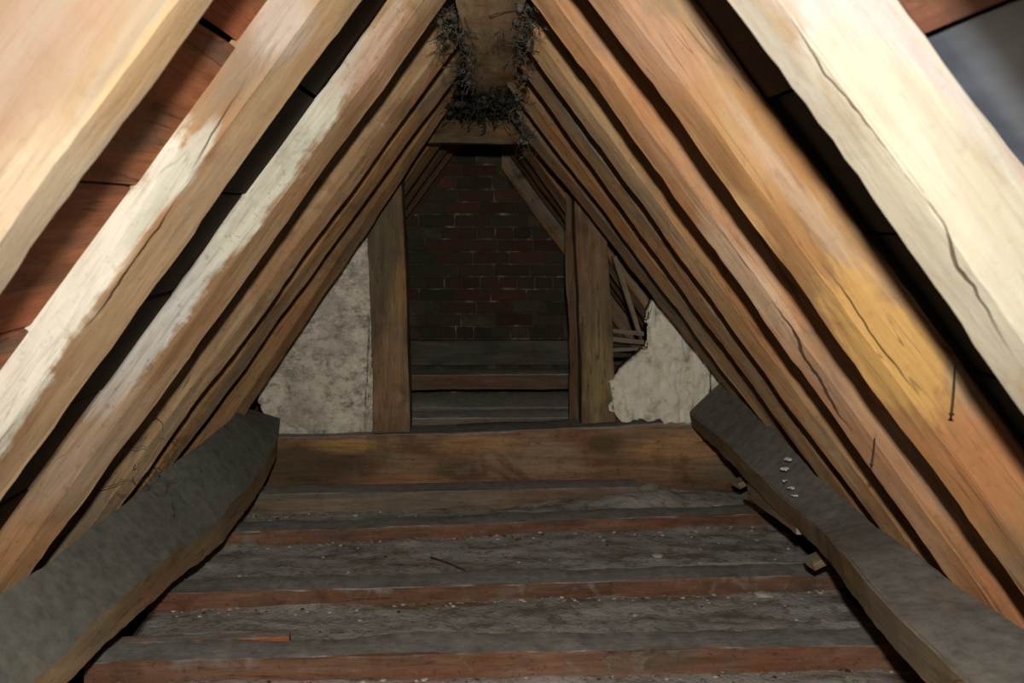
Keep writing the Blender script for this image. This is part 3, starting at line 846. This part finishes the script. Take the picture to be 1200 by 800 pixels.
for i, (px, py, r, lab) in enumerate([(388, 771, 0.012, 'white plaster crumb near the front joist at lower left'),
        (893, 698, 0.022, 'largest white plaster crumb, below the middle joist on the right'),
        (417, 604, 0.012, 'white crumb at the foot of the tie beam left of centre'),
        (480, 611, 0.012, 'white crumb beside the far joist, nearest the middle'),
        (838, 594, 0.022, 'pale lump at the right end of the rubble by the tie beam'),
        (770, 652, 0.018, 'pale flake in the bay behind the middle joist on the right'),
        (700, 604, 0.018, 'long pale flake in the rubble under the tie beam'),
        (608, 746, 0.014, 'dark clod on the floor at bottom centre')]):
    Y = 1.19 * F / (py - VY)
    V_, F_ = [], []
    blob(V_, F_, (0, 0, 0), r, 100 + i, 0.4)
    o = link('dirt_clod' if i == 7 else 'plaster_crumb', mesh('crumb', V_, F_), m_dark if i == 7 else m_crumb, smooth=False)
    o.location = P(px, py, Y) + Vector((0, 0, r * 0.15)); tag(o, lab, 'clod' if i == 7 else 'crumb')

# bird droppings on the right timber, each a little raised splash
for i, (px, py, Y, r, lab) in enumerate([(924, 538, 3.1, 0.012, 'topmost and largest white dropping on the right timber'),
        (921, 549, 3.07, 0.010, 'second white dropping down on the right timber'),
        (920, 563, 3.0, 0.007, 'small white dropping, upper of the speckled group'),
        (926, 572, 2.97, 0.009, 'white dropping, middle of the speckled group'),
        (931, 580, 2.93, 0.006, 'lowest white dropping of the group on the right timber')]):
    V_, F_ = [], []
    for q in range(4):
        blob(V_, F_, (rnd.uniform(-r, r), rnd.uniform(-r, r), 0), r * rnd.uniform(.4, .8), 200 + i * 5 + q, 0.7)
    o = link('dropping', mesh('dropping', V_, F_), m_crumb, smooth=False)
    o.location = P(px, py, Y) * 0.985; tag(o, lab, 'dropping')

# iron nails
m_iron = simple('rusty_iron', [(0.3, (0.02, 0.014, 0.01, 1)), (0.7, (0.06, 0.035, 0.022, 1))], 40, rough=0.7, spec=0.4)
def tube(pts, rad, sides=6):
    V_, F_ = [], []
    n = len(pts)
    for i, p in enumerate(pts):
        p = Vector(p)
        t = (Vector(pts[min(i + 1, n - 1)]) - Vector(pts[max(i - 1, 0)])).normalized()
        a = t.orthogonal().normalized(); b = t.cross(a)
        r = rad[i] if isinstance(rad, (list, tuple)) else rad
        for j in range(sides):
            an = 2 * math.pi * j / sides
            V_.append(p + a * math.cos(an) * r + b * math.sin(an) * r)
    for i in range(n - 1):
        for j in range(sides):
            F_.append((i * sides + j, i * sides + (j + 1) % sides, (i + 1) * sides + (j + 1) % sides, (i + 1) * sides + j))
    F_.append(tuple(range(sides - 1, -1, -1))); F_.append(tuple((n - 1) * sides + j for j in range(sides)))
    return V_, F_
def nail(a, b, Y, dy, r, lab):
    A = P(*a, Y + dy); B = P(*b, Y - 0.02)
    e = empty('nail', A)
    tag(e, lab, 'nail')
    V_, F_ = tube([A - A, (B - A) * .5 + Vector((0.001, 0, 0)), (B - A) * .97], [r * .8, r, r])
    link('shank', mesh('shank', V_, F_), m_iron, e)
    V_, F_ = tube([(B - A) * .965, (B - A) * .975, (B - A)], [r * 1.4, r * 2.3, r * 2.0], 8)
    link('head', mesh('head', V_, F_), m_iron, e)
nail((1119, 428), (1115, 486), 1.497, 0.01, 0.0018, 'long rusty iron nail sticking out of the golden rafter at right')
nail((1025, 513), (1021, 545), 1.94, 0.01, 0.0018, 'short rusty iron nail in the third rafter back at right')

# twig on the floor
a = P(505, 655, 3.44); b = P(566, 678, 3.25)
pts = [a.lerp(b, t) + Vector((0, 0, 0.006 + 0.004 * math.sin(t * 5))) for t in (0, .2, .4, .6, .8, 1)]
V_, F_ = tube([p - pts[0] for p in pts], [0.0035, 0.0032, 0.003, 0.0028, 0.0024, 0.0016])
o = link('twig', mesh('twig', V_, F_), m_dark); o.location = pts[0]
tag(o, 'thin dark twig lying on the floor behind the middle joist', 'twig')

# ------------------------------------------------------------------ cobwebs, nest and hanging dust round the ridge
m_web = simple('cobweb_dust', [(0.3, (0.03, 0.028, 0.022, 1)), (0.7, (0.11, 0.10, 0.085, 1))], 30)
m_nest = simple('nest_dirt', [(0.3, (0.02, 0.018, 0.013, 1)), (0.7, (0.07, 0.062, 0.045, 1))], 30)
def strands(name, boxes, n, seed, mat, lab, r=0.0022, clump=0, length=0.08, cs=1.0):
    rr = random.Random(seed)
    V_, F_ = [], []
    for i in range(n):
        x0, x1, y0, y1, Ya, Yb = rr.choice(boxes)
        p = P(rr.uniform(x0, x1), rr.uniform(y0, y1), rr.uniform(Ya, Yb))
        d = Vector((rr.gauss(0, 1), rr.gauss(0, 0.6), rr.gauss(0, 1) - 0.3)).normalized()
        pts = [p]
        m_ = 7; L_ = length * rr.uniform(.4, 1.3)
        for q in range(m_):
            d = (d + Vector((rr.gauss(0, .5), rr.gauss(0, .5), rr.gauss(0, .5) - .05))).normalized()
            pts.append(pts[-1] + d * L_ / m_)
        v, f = tube(pts, r * rr.uniform(.4, 1.2), 3)
        n0 = len(V_); V_ += v; F_ += [tuple(n0 + q for q in ff) for ff in f]
    for i in range(clump):
        x0, x1, y0, y1, Ya, Yb = rr.choice(boxes)
        p = P(rr.uniform(x0, x1), rr.uniform(y0, y1), rr.uniform(Ya, Yb))
        blob(V_, F_, p, rr.uniform(0.003, 0.010) * cs, i, 1.0)
    o = link(name, mesh(name, V_, F_), mat)
    return tag(o, lab, 'cobweb' if 'web' in name else 'nest', kind='stuff')
strands('nest', [(535, 608, 92, 126, 3.5, 4.1), (525, 590, 100, 135, 3.8, 4.15)], 700, 3, m_nest, 'dark tangle of old nest and dirt hanging at the end of the ridge beam', clump=260, cs=1.8)
strands('cobwebs', [(515, 545, 8, 45, 2.25, 2.5), (540, 556, 50, 100, 2.5, 3.3)], 120, 4, m_web, 'dusty cobwebs along the left edge of the ridge beam', clump=45, r=.0016)
strands('cobwebs', [(604, 626, 0, 60, 2.1, 2.6), (603, 618, 60, 180, 2.6, 3.8)], 150, 5, m_web, 'dusty cobwebs along the right edge of the ridge beam', clump=60, r=.0016)
strands('straw_tangle', [(130, 215, 500, 590, 2.75, 2.95), (165, 200, 500, 560, 2.9, 3.1)], 45, 6, m_web, 'tangle of dusty straw caught between rafters above the left timber', clump=0, r=.0011, length=.08)
